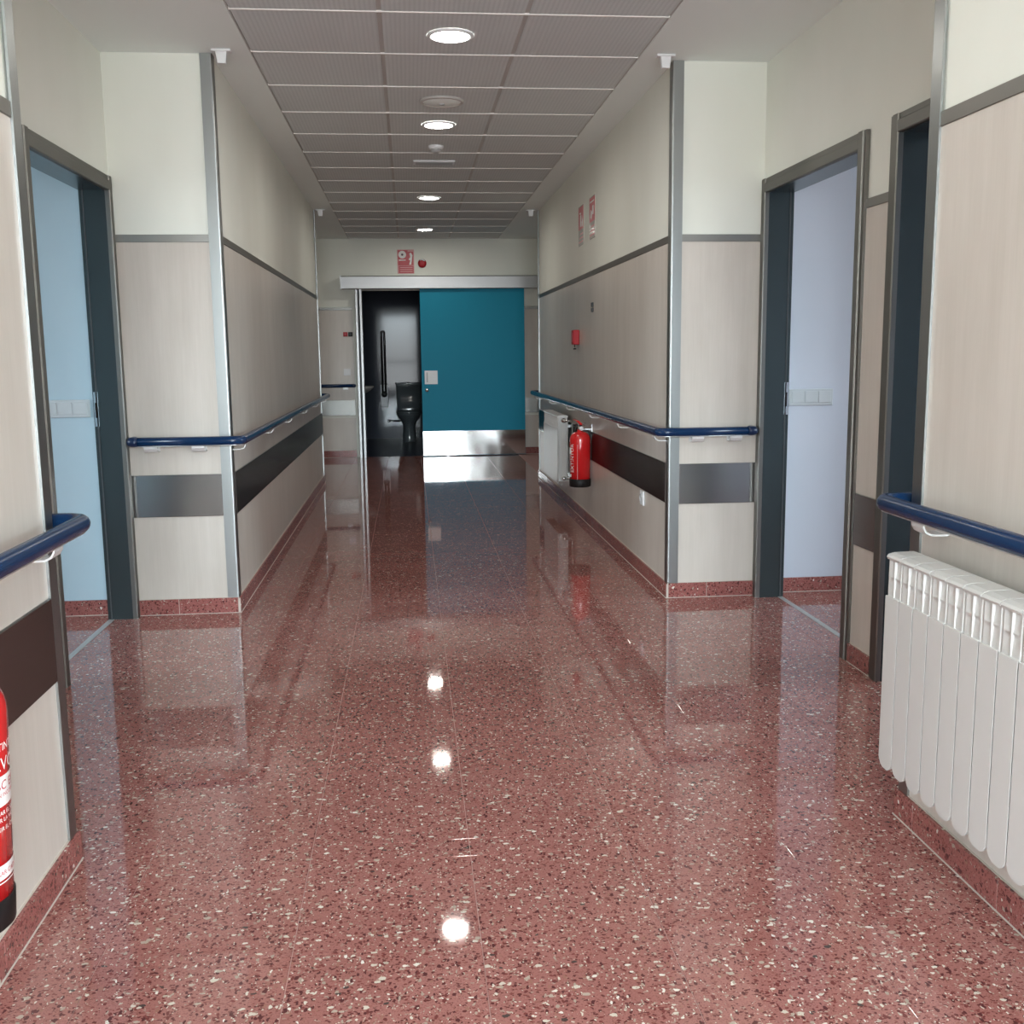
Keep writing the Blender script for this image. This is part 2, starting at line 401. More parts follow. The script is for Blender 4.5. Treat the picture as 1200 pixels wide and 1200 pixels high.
def wall_faces(wl, base, base_mb, faces):
    for fc in faces:
        ax, c, a0, a1, n = fc['ax'], fc['c'], fc['a0'], fc['a1'], fc['n']
        def bx(mb, s0, s1, z0, z1, d0, d1, ch=0):
            fn = (lambda *q: mb.cham(*q, ch)) if ch else mb.box
            if ax == 'y': fn(c+n*d0, c+n*d1, s0, s1, z0, z1)
            else: fn(s0, s1, c+n*d0, c+n*d1, z0, z1)
            return mb
        bx(MB(), a0, a1, .687, 1.776, -.006, 0).build('wall_panel', M['laminate'], wl)
        bx(MB(), a0, a1, .0, .483, -.006, 0).build('wall_panel', M['laminate'], wl)
        bx(MB(), a0, a1, 1.776, 1.811, -.006, .004, .0015).build('trim_strip', M['trim'], wl)
        bx(MB(), a0, a1, .483, .687, -.006, .007, .002).build('bumper_band', M['band'], wl)
        q0, q1 = fc.get('b0', a0), fc.get('b1', a1)
        s0 = TY0+.4*math.floor((q0-TY0)/.4) if ax == 'y' else q0-.2
        cuts = [q0]+[s0+.4*k for k in range(1, 60) if q0+.03 < s0+.4*k < q1-.03]+[q1]
        for u, v in zip(cuts[:-1], cuts[1:]):
            bx(MB(), u+.0012, v-.0012, .002, .075, 0, .012, .0012).build('skirting_tile', M['skirt'], base)
        bx(base_mb, q0, q1, -.001, .0025, 0, .0145); bx(base_mb, q0, q1, .002, .073, 0, .0105)
        bx(base_mb, q0, q1, .073, .0775, 0, .004)
wall_left = make_wall('left')
wall_right = make_wall('right')

# ---- end wall with the sliding door opening (X -.56 .. .62), bathroom behind
DX0, DX1 = -.56, .62
mb = MB()
mb.box(WL, DX0, YEND+.006, YEND+.13, 0, ZC); mb.box(DX1, WR, YEND+.006, YEND+.13, 0, ZC); mb.box(DX0, DX1, YEND+.006, YEND+.13, 2.01, ZC)
wall_end = struct(mb.build('wall_end', M['paint']), 'cream end wall of the corridor around the sliding door')
base = baseboard('baseboard_end'); bmb = MB()
for (x0, x1) in ((XLr, -.66), (DX1+.02, XRr)):
    for z0, z1 in ((.687, 1.776), (0, .483)):
        MB().box(x0, x1, YEND, YEND+.006, z0, z1).build('wall_panel', M['laminate'], wall_end)
    MB().cham(x0, x1, YEND-.004, YEND+.006, 1.776, 1.811, .0015).build('trim_strip', M['steel'], wall_end)
    MB().cham(x0, x1, YEND-.008, YEND+.006, .515, .70, .002).build('bumper_band', M['steel'], wall_end)
    n = max(1, round((x1-x0)/.4))
    for k in range(n):
        MB().cham(x0+(x1-x0)*k/n+.001, x0+(x1-x0)*(k+1)/n-.001, YEND-.012, YEND, .002, .085, .0012).build('skirting_tile', M['skirt'], base)
    bmb.box(x0, x1, YEND-.0155, YEND, -.001, .0035)
finish_base(base, bmb)

# bathroom shell
BY = 15.8
mb = MB()
mb.box(-1.15, 2.0, BY, BY+.1, 0, 2.5)
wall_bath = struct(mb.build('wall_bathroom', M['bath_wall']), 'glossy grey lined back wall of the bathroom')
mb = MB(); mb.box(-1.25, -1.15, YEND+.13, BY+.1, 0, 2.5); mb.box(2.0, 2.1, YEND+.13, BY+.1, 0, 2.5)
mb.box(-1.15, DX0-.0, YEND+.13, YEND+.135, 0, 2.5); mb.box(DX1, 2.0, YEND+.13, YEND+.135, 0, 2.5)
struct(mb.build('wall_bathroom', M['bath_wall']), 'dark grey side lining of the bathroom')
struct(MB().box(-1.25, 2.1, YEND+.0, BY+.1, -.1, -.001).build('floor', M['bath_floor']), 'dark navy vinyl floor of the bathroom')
struct(MB().box(-1.25, 2.1, YEND+.13, BY+.1, 2.5, 2.6).build('ceiling', M['plaster']), 'bathroom ceiling')

# ---- ceiling: plaster borders + metal grid with individual grooved tiles
CXE = CX0+1.8
mb = MB()
mb.box(WL, CX0, BACKY, YEND+.1, ZC, ZC+.03); mb.box(CXE, WR, BACKY, YEND+.1, ZC, ZC+.03)
mb.cur = 1; mb.box(WL-.1, WR+.1, BACKY-.2, YEND+.2, ZC+.06, ZC+.1); mb.box(WL, WR, YEND+.0, YEND+.12, ZC-.0, ZC+.06); mb.box(WL, WR, BACKY-.1, BACKY, ZC, ZC+.06); mb.box(WL-.1, WL, BACKY-.1, YEND+.1, ZC, ZC+.06); mb.box(WR, WR+.1, BACKY-.1, YEND+.1, ZC, ZC+.06)
ceiling = struct(mb.build('ceiling', [M['plaster'], M['deck']]), 'suspended ceiling with plaster borders and three rows of grooved tiles')
tm = MB()
hx, hy = .2905, .2960
tm.cham(-hx, hx, -hy, hy, 0, .014, .002)
t0 = tm.build('ceiling_tile', M['ctile']); tme = t0.data; bpy.data.objects.remove(t0)
j0 = -13; j1 = 14
for j in range(j0, j1+1):
    yc = CY0+.6*j+.3
    for i in range(3):
        xc = CX0+.6*i+.3
        if yc+.3 > YEND+.02: # last cut row
            hh = (YEND-(yc-.3))
            if hh < .05: continue
            MB().box(xc-hx, xc+hx, yc-hy, YEND, ZC, ZC+.014).build('ceiling_tile', M['ctile'], ceiling); continue
        t = bpy.data.objects.new('ceiling_tile', tme); C.objects.link(t); t.location = (xc, yc, ZC+random.uniform(0, .0008)); t.parent = ceiling
for i in range(4):
    x = CX0+.6*i; w_ = .012 if 0 < i < 3 else .006
    MB().box(x-w_, x+w_, BACKY, YEND, ZC+.004, ZC+.010).build('main_runner', M['tgrid'], ceiling)
for j in range(j0, j1+1):
    y = CY0+.6*j
    MB().box(CX0+.006, CXE-.006, y-.0045, y+.0045, ZC-.003, ZC+.012).build('cross_tee', M['tlit'], ceiling)

# ---- side rooms
def room(side):
    s = -1 if side == 'left' else 1
    x0 = WL if s < 0 else WR; x1 = -5.0 if s < 0 else 5.4
    mb = MB()
    mb.box(x0, x1, 5.18, 5.3, 0, 2.6)
    rw = struct(mb.build('wall_room_'+side, M['room_paint_'+side]), 'pale wall seen through the %s doorway' % side)
    mb = MB()
    mb.box(x0, x1, 1.9, 2.0, 0, 2.6)
    mb.box(x1, x1+.1*s, 1.9, 3.1, 0, 2.6); mb.box(x1, x1+.1*s, 4.3, 5.3, 0, 2.6)
    mb.box(x1, x1+.1*s, 3.1, 4.3, 0, 1.1); mb.box(x1, x1+.1*s, 3.1, 4.3, 2.1, 2.6)
    struct(mb.build('wall_room_'+side, M['room_paint_'+side]), 'outer wall of the %s room' % side)
    struct(MB().box(x0, x1+.1*s, 1.9, 5.3, 2.6, 2.7).build('ceiling', M['plaster']), 'ceiling of the %s room' % side)
    b = baseboard('baseboard_room_'+side); bm_ = MB()
    n = 8
    for k in range(n):
        u = x0+s*.4*k
        MB().cham(u+s*.001, u+s*.399, 5.168, 5.18, .002, .075, .0012).build('skirting_tile', M['skirt'], b)
    bm_.box(x0, x0+s*3.2, 5.165, 5.18, -.001, .003); finish_base(b, bm_)
    # window
    mb = MB()
    for (a, c) in ((3.1, 3.16), (3.67, 3.73), (4.24, 4.3)): mb.box(x1+.02*s, x1+.08*s, a, c, 1.1, 2.1)
    for (a, c) in ((1.1, 1.16), (2.04, 2.1)): mb.box(x1+.02*s, x1+.08*s, 3.1, 4.3, a, c)
    wn = struct(mb.build('window_%d' % (2 if s < 0 else 3), M['white_plastic']), 'window lighting the %s room' % side)
    for a, c in ((3.16, 3.67), (3.73, 4.24)):
        MB().box(x1+.045*s, x1+.051*s, a, c, 1.16, 2.04).build('pane', M['glass'], wn)
    return rw
room('left'); room('right')

# ---- glazed back end behind the viewpoint
mb = MB(); mb.box(WL, WR, BACKY-.12, BACKY, 2.5, 2.72); mb.box(WL, XL, BACKY-.12, BACKY, 0, 2.5); mb.box(XR, WR, BACKY-.12, BACKY, 0, 2.5); mb.box(XL, XR, BACKY-.12, BACKY, 0, .12)
struct(mb.build('wall_back', M['paint']), 'wall around the glazed end behind the viewpoint')
mb = MB()
for x in (XL+.03, .21, XR-.03): mb.box(x-.03, x+.03, BACKY-.08, BACKY-.02, .12, 2.5)
for z in (.15, 1.0, 2.47): mb.box(XL, XR, BACKY-.08, BACKY-.02, z-.03, z+.03)
wn = struct(mb.build('window_1', M['alu']), 'full width glazing behind the viewpoint')
for a, c in ((XL+.06, .18), (.24, XR-.06)):
    for z0, z1 in ((.18, .97), (1.03, 2.44)): MB().box(a, c, BACKY-.053, BACKY-.047, z0, z1).build('pane', M['glass'], wn)

# ---- steel door frames
def door_frame(num, side, y0, y1, label):
    s = -1 if side == 'left' else 1
    Xr, W = (XLr, WL) if s < 0 else (XRr, WR)
    w = .065; H = 2.065
    root = bpy.data.objects.new('door_%d' % num, None); root.location = (Xr, (y0+y1)/2, 0); root.empty_display_size = .1; C.objects.link(root)
    struct(root, label)
    fx = Xr-s*.017; fx2 = Xr-s*.011
    for (a, b, sg) in ((y0, y0+w, 1), (y1-w, y1, -1)):
        inner = b if sg > 0 else a; outer = a if sg > 0 else b
        # L-shaped jamb: stepped architrave + reveal lining
        poly = [(fx2, outer), (fx2, outer+sg*.020), (fx, outer+sg*.024), (fx, inner-sg*.004), (fx+s*.004, inner), (Xr+s*.006, inner), (Xr+s*.006, inner-sg*.005), (Xr+s*.004, inner-sg*.005), (Xr+s*.004, outer)]
        MB().prism(poly, 0, H, 'z').build('jamb', M['steel'], root)
        MB().box(Xr+s*.006, W, inner-sg*.005, inner, 0, 2.003).build('reveal_lining', M['reveal'], root)
        MB().box(W-s*.020, W-s*.014, inner-sg*.001, inner+sg*.003, 0, 2.0).build('door_seal', M['seal'], root)
    poly = [(fx2, H), (fx2, H-.02), (fx, H-.024), (fx, 2.004), (fx+s*.004, 2.0), (Xr+s*.006, 2.0), (Xr+s*.006, 2.005), (Xr+s*.004, 2.005), (Xr+s*.004, H)]
    MB().prism(poly, y0+w-.003, y1-w+.003, 'y').build('head', M['steel'], root)
    MB().box(Xr+s*.006, W, y0+w, y1-w, 2.0, 2.005).build('reveal_lining', M['reveal'], root)
    mb = MB(); mb.box(W-s*.028, W-s*.002, y0+w, y1-w, -.004, .0018)
    mb.build('threshold', M['threshold'], root)
    st = MB(); yy = y1-w; st.box(W-s*.022, W-s*.003, yy-.003, yy, .93, 1.09)
    st = st.build('strike_plate', M['chrome'], root)
    MB().box(W-s*.016, W-s*.009, yy-.004, yy-.003, .97, 1.04).build('latch_hole', M['black'], st)
    return root
door_frame(1, 'left', 3.985, 5.135, 'steel-framed open doorway in the left recess')
door_frame(2, 'right', 3.950, 5.135, 'steel-framed open doorway in the right recess, the farther one')
door_frame(3, 'right', 2.600, 3.745, 'steel-framed doorway in the right recess, partly hidden by the near wall')

# ---- sliding door at the end
d4 = bpy.data.objects.new('door_4', None); d4.location = (.78, 12.86, 0); C.objects.link(d4)
struct(d4, 'teal sliding door half open on the dark bathroom, steel kick plate')
LX0, LX1, LY0, LY1 = .152, 1.412, 12.845, 12.885
MB().cham(LX0, LX1, LY0, LY1, .008, 2.03, .002).build('door_leaf', M['teal'], d4)
tag(MB().box(LX0+.002, LX1-.002, LY0-.002, LY0, .012, .31).build('kick_plate', M['kick'], d4), 'brushed steel kick plate')
hp = MB().cham(.188, .345, LY0-.004, LY0, .882, 1.045, .0015).build('handle_plate', M['white_plastic'], d4); tag(hp, 'white flush pull plate')
MB().cham(.210, .226, LY0-.006, LY0-.003, .905, 1.025, .001).build('finger_slot', M['grey_plastic'], hp)
mb = MB(); mb.lathe([(0, -.022), (.016, -.022), (.022, -.018), (.024, 0)], (.212, LY0, .812), 24, 'y'); lk = mb.build('lock_knob', M['chrome'], d4)
MB().box(.209, .215, LY0-.0235, LY0-.0215, .80, .824).build('thumb_slot', M['seal'], lk)
mb = MB(); mb.prism([(12.79, 2.018), (12.785, 2.024), (12.785, 2.158), (12.80, 2.17), (YEND, 2.17), (YEND, 2.018)], -.777, 1.70, 'x')
hd = mb.build('track_cover', M['white_alu'], d4); tag(hd, 'long pale aluminium track cover')
mb = MB(); mb.box(-.781, -.777, 12.784, YEND, 2.016, 2.172); mb.build('end_cap', M['alu'], hd)
for x in (-.605, -.555):
    mb = MB(); mb.prism([(x-.017, YEND), (x-.017, 12.872), (x-.012, 12.862), (x+.012, 12.862), (x+.017, 12.872), (x+.017, YEND)], 0, 2.018); mb.build('door_post', M['white_alu'], d4)
mb = MB(); mb.box(-.59, -.57, 12.89, YEND+.13, 0, 2.018); mb.build('door_stop', M['seal'], d4)
mb = MB(); mb.box(.44, .47, 12.85, 12.88, 0, .012); mb.build('floor_guide', M['alu'], d4)

# ================================================================== THINGS
RZ = .852; RO = .065; RR = .0215
def bracket(par, x, y, n):
    """n: unit 2D vector from wall face into the corridor; (x,y) on wall face"""
    n = Vector((n[0], n[1], 0)); t = Vector((-n.y, n.x, 0)); o = Vector((x, y, 0)); hw = .030
    prof = []
    path = [(RO-.002, RZ-RR+.003), (RO-.002, RZ-RR-.010), (RO-.008, RZ-RR-.020), (RO-.02, RZ-RR-.026), (.004, RZ-RR-.027)]
    th = .0045; up = []; 
    for i, (a, z) in enumerate(path):
        p0 = Vector(path[max(i-1, 0)]); p1 = Vector(path[min(i+1, len(path)-1)]); d = (p1-p0).normalized(); nn = Vector((d.y, -d.x))
        up.append((Vector((a, z))-nn*th))
    poly = [Vector(p) for p in path]+up[::-1]
    v = [o+n*p.x+t*(-hw)+Vector((0, 0, p.y)) for p in poly]+[o+n*p.x+t*hw+Vector((0, 0, p.y)) for p in poly]
    k = len(poly); mb = MB()
    mb.add(v, [tuple(range(k)), tuple(range(k, 2*k))[::-1]]+[(i, k+i, k+(i+1) % k, (i+1) % k) for i in range(k)])
    pl = [o+n*a+t*b+Vector((0, 0, z)) for a in (0, .004) for b in (-.03, .03) for z in (RZ-.052, RZ-.012)]
    mb.add(pl, [(0, 1, 3, 2), (4, 6, 7, 5), (0, 4, 5, 1), (2, 3, 7, 6), (0, 2, 6, 4), (1, 5, 7, 3)])
    b = mb.build('bracket', M['bracket'], par)
    for e in (-.018, .018):
        c = o+n*.004+t*e+Vector((0, 0, RZ-.033)); sm = MB()
        sm.lathe([(.0042, 0), (.0042, .0012), (0, .0018)], (0, 0, 0), 8)
        q = n.to_track_quat('Z', 'Y').to_matrix(); sm.v = [tuple(q @ Vector(p)+c) for p in sm.v]
        sm.build('screw', M['grey_plastic'], b)
def handrail(pts, brs, label, capends=(1, 1)):
    root = thing('handrail', (pts[0][0], pts[0][1], 0), label, 'handrail', 'navy corridor handrails')
    P = [Vector((x, y, RZ)) for x, y in pts]
    mb = MB(); mb.tube(arc(P, .055, 7), RR, 20); mb.build('rail', M['rail'], root)
    # aluminium underside channel
    P2 = [Vector((x, y, RZ-RR+.001)) for x, y in pts]
    mb = MB(); mb.tube(arc(P2, .055, 7), .004, 6, sy=2.4); mb.build('rail_channel', M['alu'], root)
    for (x, y, n) in brs: bracket(root, x, y, n)
    for e in range(2):
        if capends[e]:
            a = P[0] if e == 0 else P[-1]; b = P[1] if e == 0 else P[-2]; d = (a-b).normalized(); w = Vector(capends[e])*1.0
            q = arc([a-d*.012, a+d*.020, a+d*.020+w*(RO-.001)], .022, 6)
            cm = MB(); cm.tube(q, RR+.0015, 18); cm.build('end_cap', M['rail_cap'], root)
    return root
bl = [YF+.055, 6.26, 7.23, 8.34, 9.32, 10.25]
hr = []
handrail([(XLr+.055, YF-RO), (XL+RO, YF-RO), (XL+RO, YE+RO), (XLr+.06, YE+RO)],
         [(XL, y, (1, 0)) for y in bl]+[(-1.225, YF, (0, -1)), (-1.005, YF, (0, -1)), (-1.1, YE, (0, 1))],
         'long navy handrail down the left wall beyond the recess', ((0, 1, 0), (0, -1, 0)))
handrail([(XRr-.06, YF-RO), (XR-RO, YF-RO), (XR-RO, YE+RO), (XRr-.06, YE+RO)],
         [(XR, y, (-1, 0)) for y in [YF+.07, 6.16, 7.14, 8.18, 9.2, 10.2]]+[(1.42, YF, (0, -1)), (1.615, YF, (0, -1)), (1.5, YE, (0, 1))],
         'long navy handrail down the right wall above the distant extinguisher', ((0, 1, 0), (0, -1, 0)))
handrail([(XLr+.055, YN+RO), (XL+RO, YN+RO), (XL+RO, BACKY+.3)],
         [(XL, y, (1, 0)) for y in (2.41, 1.3, .2, -.9)]+[(-1.1, YN, (0, 1))],
         'near navy handrail cut by the left edge of the view', ((0, -1, 0), (-1, 0, 0)))
handrail([(XRr-.06, YN+RO), (XR-RO, YN+RO), (XR-RO, BACKY+.3)],
         [(XR, y, (-1, 0)) for y in (2.41, 1.3, .2, -.9)]+[(1.52, YN, (0, 1))],
         'near navy handrail over the white radiator at right', ((0, -1, 0), (1, 0, 0)))
# end-wall handrail
root = thing('handrail', (-1.0, YEND, 0), 'short dark handrail on the end wall left of the bathroom', 'handrail', 'navy corridor handrails')
mb = MB(); mb.tube([(XLr+.02, YEND-.06, .875), (-.68, YEND-.06, .875)], .021, 14); mb.build('rail', M['rail'], root)
mb = MB(); mb.tube(arc([(-.682, YEND-.06, .875), (-.665, YEND-.06, .875), (-.665, YEND, .875)], .015, 4), .022, 12); mb.build('end_cap', M['rail_cap'], root)
mb = MB(); mb.cham(-.80, -.74, YEND-.062, YEND, .828, .834, .002); mb.cham(-.80, -.74, YEND-.065, YEND-.059, .832, .858, .002); mb.box(-.80, -.74, YEND-.004, YEND, .83, .86); mb.build('bracket', M['bracket'], root)

# ---- sectional radiators (on the right wall)
SW = .0725
def radiator(y_far, n, label):
    fx, bx_ = 1.170, 1.262; z0, z1, zt = .200, .642, .750
    root = thing('radiator', ((fx+bx_)/2, y_far-n*SW/2, z0), label, 'radiator', 'white sectional radiators')
    # one section mesh, local y from -SW/2 to SW/2
    h = SW/2-.0018
    mb = MB()
    # front plate with clipped bottom corners, slightly crowned
    pl = [(-h, z1-.002), (-h+.002, z1), (h-.002, z1), (h, z1-.002), (h, z0+.020), (h-.010, z0+.006), (h-.022, z0), (-h+.022, z0), (-h+.010, z0+.006), (-h, z0+.020)]
    k_ = len(pl); v = []
    for (xx, e) in ((fx+.0005, .0), (fx, .0006), (fx+.010, .0)):
        for (py, pz) in pl:
            q = (h-e)/h if xx != fx+.010 else (h-.0065)/h
            v.append((xx, py*q, (pz-.42)*(1-e*2)+.42))
    F_ = [tuple(range(k_, 2*k_))]+[(i, (i+1) % k_, k_+(i+1) % k_, k_+i) for i in range(k_)]+[(i, 2*k_+i, 2*k_+(i+1) % k_, (i+1) % k_) for i in range(k_)]
    mb.add(v, [f_[::-1] for f_ in F_])
    # top cap (profile in x,z), extruded across the section
    cap = [(fx+.002, zt-.016), (fx-.001, zt-.010), (fx+.003, zt-.004), (fx+.018, zt), (bx_-.024, zt+.001), (bx_-.010, zt-.004), (bx_-.004, zt-.013), (fx+.012, zt-.017)]
    mb.prism(cap, -h, h, 'y')
    # two stacked pockets: rounded side cheeks, recessed back, middle fin
    ys = [-1.0, -.97, -.90, -.78, -.55, -.25, .25, .55, .78, .90, .97, 1.0]; v = []; F_ = []
    zs = [z1-.012, z1-.002, z1+.010, z1+.022, z1+.034, .6865, .6875, .6925, .6935, .704, .716, zt-.020, zt-.0155]
    def dep(z):
        if z < .687: return .0005+.0048*max(0, (z-z1)/.045)**1.3
        if z < .6930: return .0016
        return .0028+.0034*min(1, (z-.693)/.030)
    for z in zs:
        for t in ys:
            d_ = .0055+dep(z)*(1-abs(t)**2) + (.0 if abs(t) < .99 else .010)
            v.append((fx+d_, t*(h-.0012), z))
    n_ = len(ys)
    for i in range(len(zs)-1):
        for j in range(n_-1): F_.append((i*n_+j, (i+1)*n_+j, (i+1)*n_+j+1, i*n_+j+1))
    mb.add(v, F_, True)
    # body column, rear fins, bottom foot
    mb.box(fx+.030, bx_-.020, -.012, .012, z0+.02, zt-.014)
    mb.box(fx+.004, bx_-.006, -.0015, .0015, z0+.015, zt-.016)
    mb.box(bx_-.010, bx_-.006, -h+.004, h-.004, z0+.02, zt-.05)
    for zz in (z0+.045, zt-.040):
        mb.tube([(fx+.050, -SW/2, zz), (fx+.050, SW/2, zz)], .019, 14)
    s0 = mb.build('section', M['rad']); me = s0.data; bpy.data.objects.remove(s0)
    for k in range(n):
        s = bpy.data.objects.new('section', me); C.objects.link(s)
        s.parent = root; s.location = (-(fx+bx_)/2, n*SW/2-SW*(k+.5), -z0)
        # mesh is in world x,z ; offset back to root
    for k in (1, n-2):
        yy = y_far-SW*(k+1)
        for zz in (z0+.07, zt-.09): MB().box(bx_-.008, XR-.0005, yy-.012, yy+.012, zz-.012, zz+.012).build('wall_hook', M['alu'], root)
    # plug at the ends, air valve
    for zz in (z0+.045, zt-.040):
        for yy, d in ((y_far, 1), (y_far-n*SW, -1)):
            mb = MB(); mb.lathe([(.021, 0), (.021, .006*d), (.015, .009*d), (.012, .012*d), (0, .012*d)], (fx+.050, yy, zz), 18, 'y'); mb.build('end_plug', M['rad'], root)
    return root
r1 = radiator(2.452, 13, 'large white aluminium radiator under the near right handrail')
r2 = radiator(9.17, 12, 'distant white radiator on the right wall behind the extinguisher')
# supply pipe and valve of the far radiator
yv = 9.17-12*SW
mb = MB(); mb.lathe([(0, -.052), (.010, -.052), (.013, -.045), (.013, -.020), (.020, -.018), (.020, -.012), (.012, -.010), (.012, 0)], (1.22, yv, .71), 16, 'y'); mb.build('valve', M['chrome'], r2)
mb = MB(); mb.tube(arc([(1.22, yv-.04, .71), (1.255, yv-.05, .71), (1.278, yv-.05, .71)], .01, 3), .008, 10); mb.build('valve_tail', M['chrome'], r2)
mb = MB(); mb.tube(arc([(1.276, yv-.10, .70), (1.276, yv-.10, .245), (1.245, yv-.06, .245), (1.22, yv-.01, .245)], .02, 4), .007, 10); mb.build('supply_pipe', M['white_alu'], r2)
mb = MB(); mb.lathe([(0, -.03), (.012, -.03), (.015, -.02), (.012, 0)], (1.22, yv, .245), 14, 'y'); mb.build('valve', M['chrome'], r2)

# ---- fire extinguishers
def wrap_text(body, size, c, r, ang, z, parent, mt, name='printed_text', vert=False):
    v, f = text_geo(body, size); out = []
    for (x, y, _) in v:
        if vert: x, y = -y, x
        a = ang+x/r; out.append((c[0]+(r+.0009)*math.cos(a), c[1]+(r+.0009)*math.sin(a), c[2]+z+y))
    mb = MB(); mb.add(out, f); return mb.build(name, mt, parent)
def wrap_rect(c, r, a0, a1, z0, z1, parent, mt, name, off=.0006):
    mb = MB(); n = 12; v = []
    for i in range(n+1):
        a = a0+(a1-a0)*i/n
        for z in (z0, z1): v.append((c[0]+(r+off)*math.cos(a), c[1]+(r+off)*math.sin(a), c[2]+z))
    mb.add(v, [(2*i, 2*i+2, 2*i+3, 2*i+1) for i in range(n)], True); return mb.build(name, mt, parent)
def extinguisher(cx, cy, zb, r, hb, wall_x, face, label, hose_dir):
    """face: angle (radians) the label faces"""
    root = thing('fire_extinguisher', (cx, cy, zb), label, 'fire extinguisher', 'wall-hung fire extinguishers')
    c = (cx, cy, zb)
    prof = [(0, .04), (r, .04), (r, hb-.055)]
    for k in range(1, 8):
        a = PI/2*k/7; prof.append((.022+(r-.022)*math.cos(a), hb-.055+.06*math.sin(a)))
    prof += [(.020, hb+.008), (.020, hb+.018), (0, hb+.018)]
    mb = MB(); mb.lathe(prof, c, 40); mb.build('cylinder', M['red'], root)
    mb = MB(); mb.lathe([(r-.02, 0), (r-.004, 0), (r+.002, .006), (r+.003, .056), (r-.001, .059), (r-.002, .045)], c, 40); mb.build('foot_ring', M['black'], root)
    # valve block, gauge, levers, pin
    zt = zb+hb+.014
    mb = MB(); mb.lathe([(0, 0), (.016, 0), (.018, .004), (.018, .022), (.013, .026), (.013, .040), (0, .040)], (cx, cy, zt), 20); mb.build('valve', M['chrome'], root)
    fd = Vector((math.cos(face), math.sin(face), 0)); sd = Vector((-fd.y, fd.x, 0)); hd = fd if hose_dir is None else Vector(hose_dir).normalized()
    o = Vector((cx, cy, zt))
    mb = MB(); mb.tube([o+hd*-.015+Vector((0, 0, .034)), o+hd*.03+Vector((0, 0, .040)), o+hd*.085+Vector((0, 0, .030))], .007, 8, sy=1.8); mb.build('lower_lever', M['black_gloss'], root)
    mb = MB(); mb.tube([o+hd*-.02+Vector((0, 0, .044)), o+hd*.03+Vector((0, 0, .062)), o+hd*.095+Vector((0, 0, .072))], .006, 8, sy=1.9); tag(mb.build('upper_lever', M['red'], root), 'red squeeze lever')
    q = hd.cross(Vector((0, 0, 1)))
    mb = MB(); mb.tube([o+q*-.022+Vector((0, 0, .044)), o+q*.024+Vector((0, 0, .044))], .0022, 8)
    ring = [o+q*.034+Vector((0, 0, .044))+(q*math.cos(a)+Vector((0, 0, 1))*math.sin(a))*.011 for a in [2*PI*k/12 for k in range(13)]]
    mb.tube(ring, .0016, 6, False); mb.build('safety_pin', M['chrome'], root)
    mb = MB(); mb.lathe([(.015, 0), (.015, .010), (.013, .012), (0, .012)], (0, 0, 0), 18); rot = (-hd).to_track_quat('Z', 'Y').to_matrix()
    mb.v = [tuple(rot @ Vector(p)+o-hd*.016+Vector((0, 0, .014))) for p in mb.v]; mb.build('pressure_gauge', M['white_plastic'], root)
    # hose hanging down beside the cylinder
    s = sd if hose_dir is None else Vector((-hd.y, hd.x, 0)); 
    hs = Vector((-.25, 1, 0)).normalized() if wall_x > 0 else Vector((.1, -1, 0)).normalized()
    side = r+.010
    pts = [o+hs*.012+Vector((0, 0, .016)), o+hs*.045+Vector((0, 0, .020)), o+hs*(side)+Vector((0, 0, -.03)), o+hs*(side+.006)+Vector((0, 0, -.12)), o+hs*(side+.004)+Vector((0, 0, -.28)), o+hs*(side+.004)+Vector((0, 0, -.36))]
    mb = MB(); mb.tube(arc(pts, .05, 4), .0085, 10); hz = mb.build('hose', M['black'], root)
    mb = MB(); mb.tube([pts[-1], pts[-1]+Vector((0, 0, -.06))], .012, 12, rs=[.010, .014]); mb.build('nozzle', M['black_gloss'], hz)
    # wall bracket
    n = -1 if wall_x > 0 else 1
    mb = MB(); a, b = sorted((wall_x, cx)); mb.box(wall_x, wall_x+n*.004, cy-.02, cy+.02, zt-.03, zt+.04); mb.box(wall_x, cx-n*.014, cy-.006, cy+.006, zt+.004, zt+.010); mb.build('wall_bracket', M['alu'], root)
    return root
rE = .0745
e1 = extinguisher(-.782, 1.762, .285, rE, .435, XL, -.2, 'red fire extinguisher with white printed label at the left edge of the view', (.1, -1, 0))
cE = (-.782, 1.762, .053)
A = -.05
# printed label of the near extinguisher: panel + lines of writing
wrap_text('EXTINTOR', .019, cE, rE, A, .552, e1, M['white_print'])
wrap_rect(cE, rE, A-.62, A+.62, .455, .508, e1, M['white_print'], 'label_panel')
wrap_text('POLVO ALI', .032, cE, rE+.0004, A+.04, .518, e1, M['white_print'])
wrap_text('ABC EFER', .023, cE, rE+.0004, A+.03, .484, e1, M['sign_red'])
wrap_text('PRESIÓN INCORPORADA', .010, cE, rE+.0004, A, .472, e1, M['sign_red'])
for k, (z, t) in enumerate(((.440, 'QUITAR EL SEGURO'), (.428, 'ABRIR LA VÁLVULA'), (.412, 'DIRIGIR EL CHORRO'))):
    wrap_text(t, .0105, cE, rE, A, z, e1, M['white_print'])
wrap_rect(cE, rE, A+.28, A+.60, .358, .402, e1, M['white_print'], 'label_panel')
wrap_rect(cE, rE, A+.34, A+.52, .366, .392, e1, M['pink_print'], 'pictogram', .001)
wrap_rect(cE, rE, A-.62, A+.60, .326, .352, e1, M['white_print'], 'label_panel')
wrap_text('REVISAR CADA AÑO', .012, cE, rE+.0004, A, .334, e1, M['sign_red'])
wrap_rect(cE, rE, A-.62, A+.62, .3195, .3215, e1, M['white_print'], 'label_line')
wrap_text('CE', .020, cE, rE, A+.40, .300, e1, M['white_print'])
wrap_text('0029', .007, cE, rE, A+.40, .291, e1, M['white_print'])
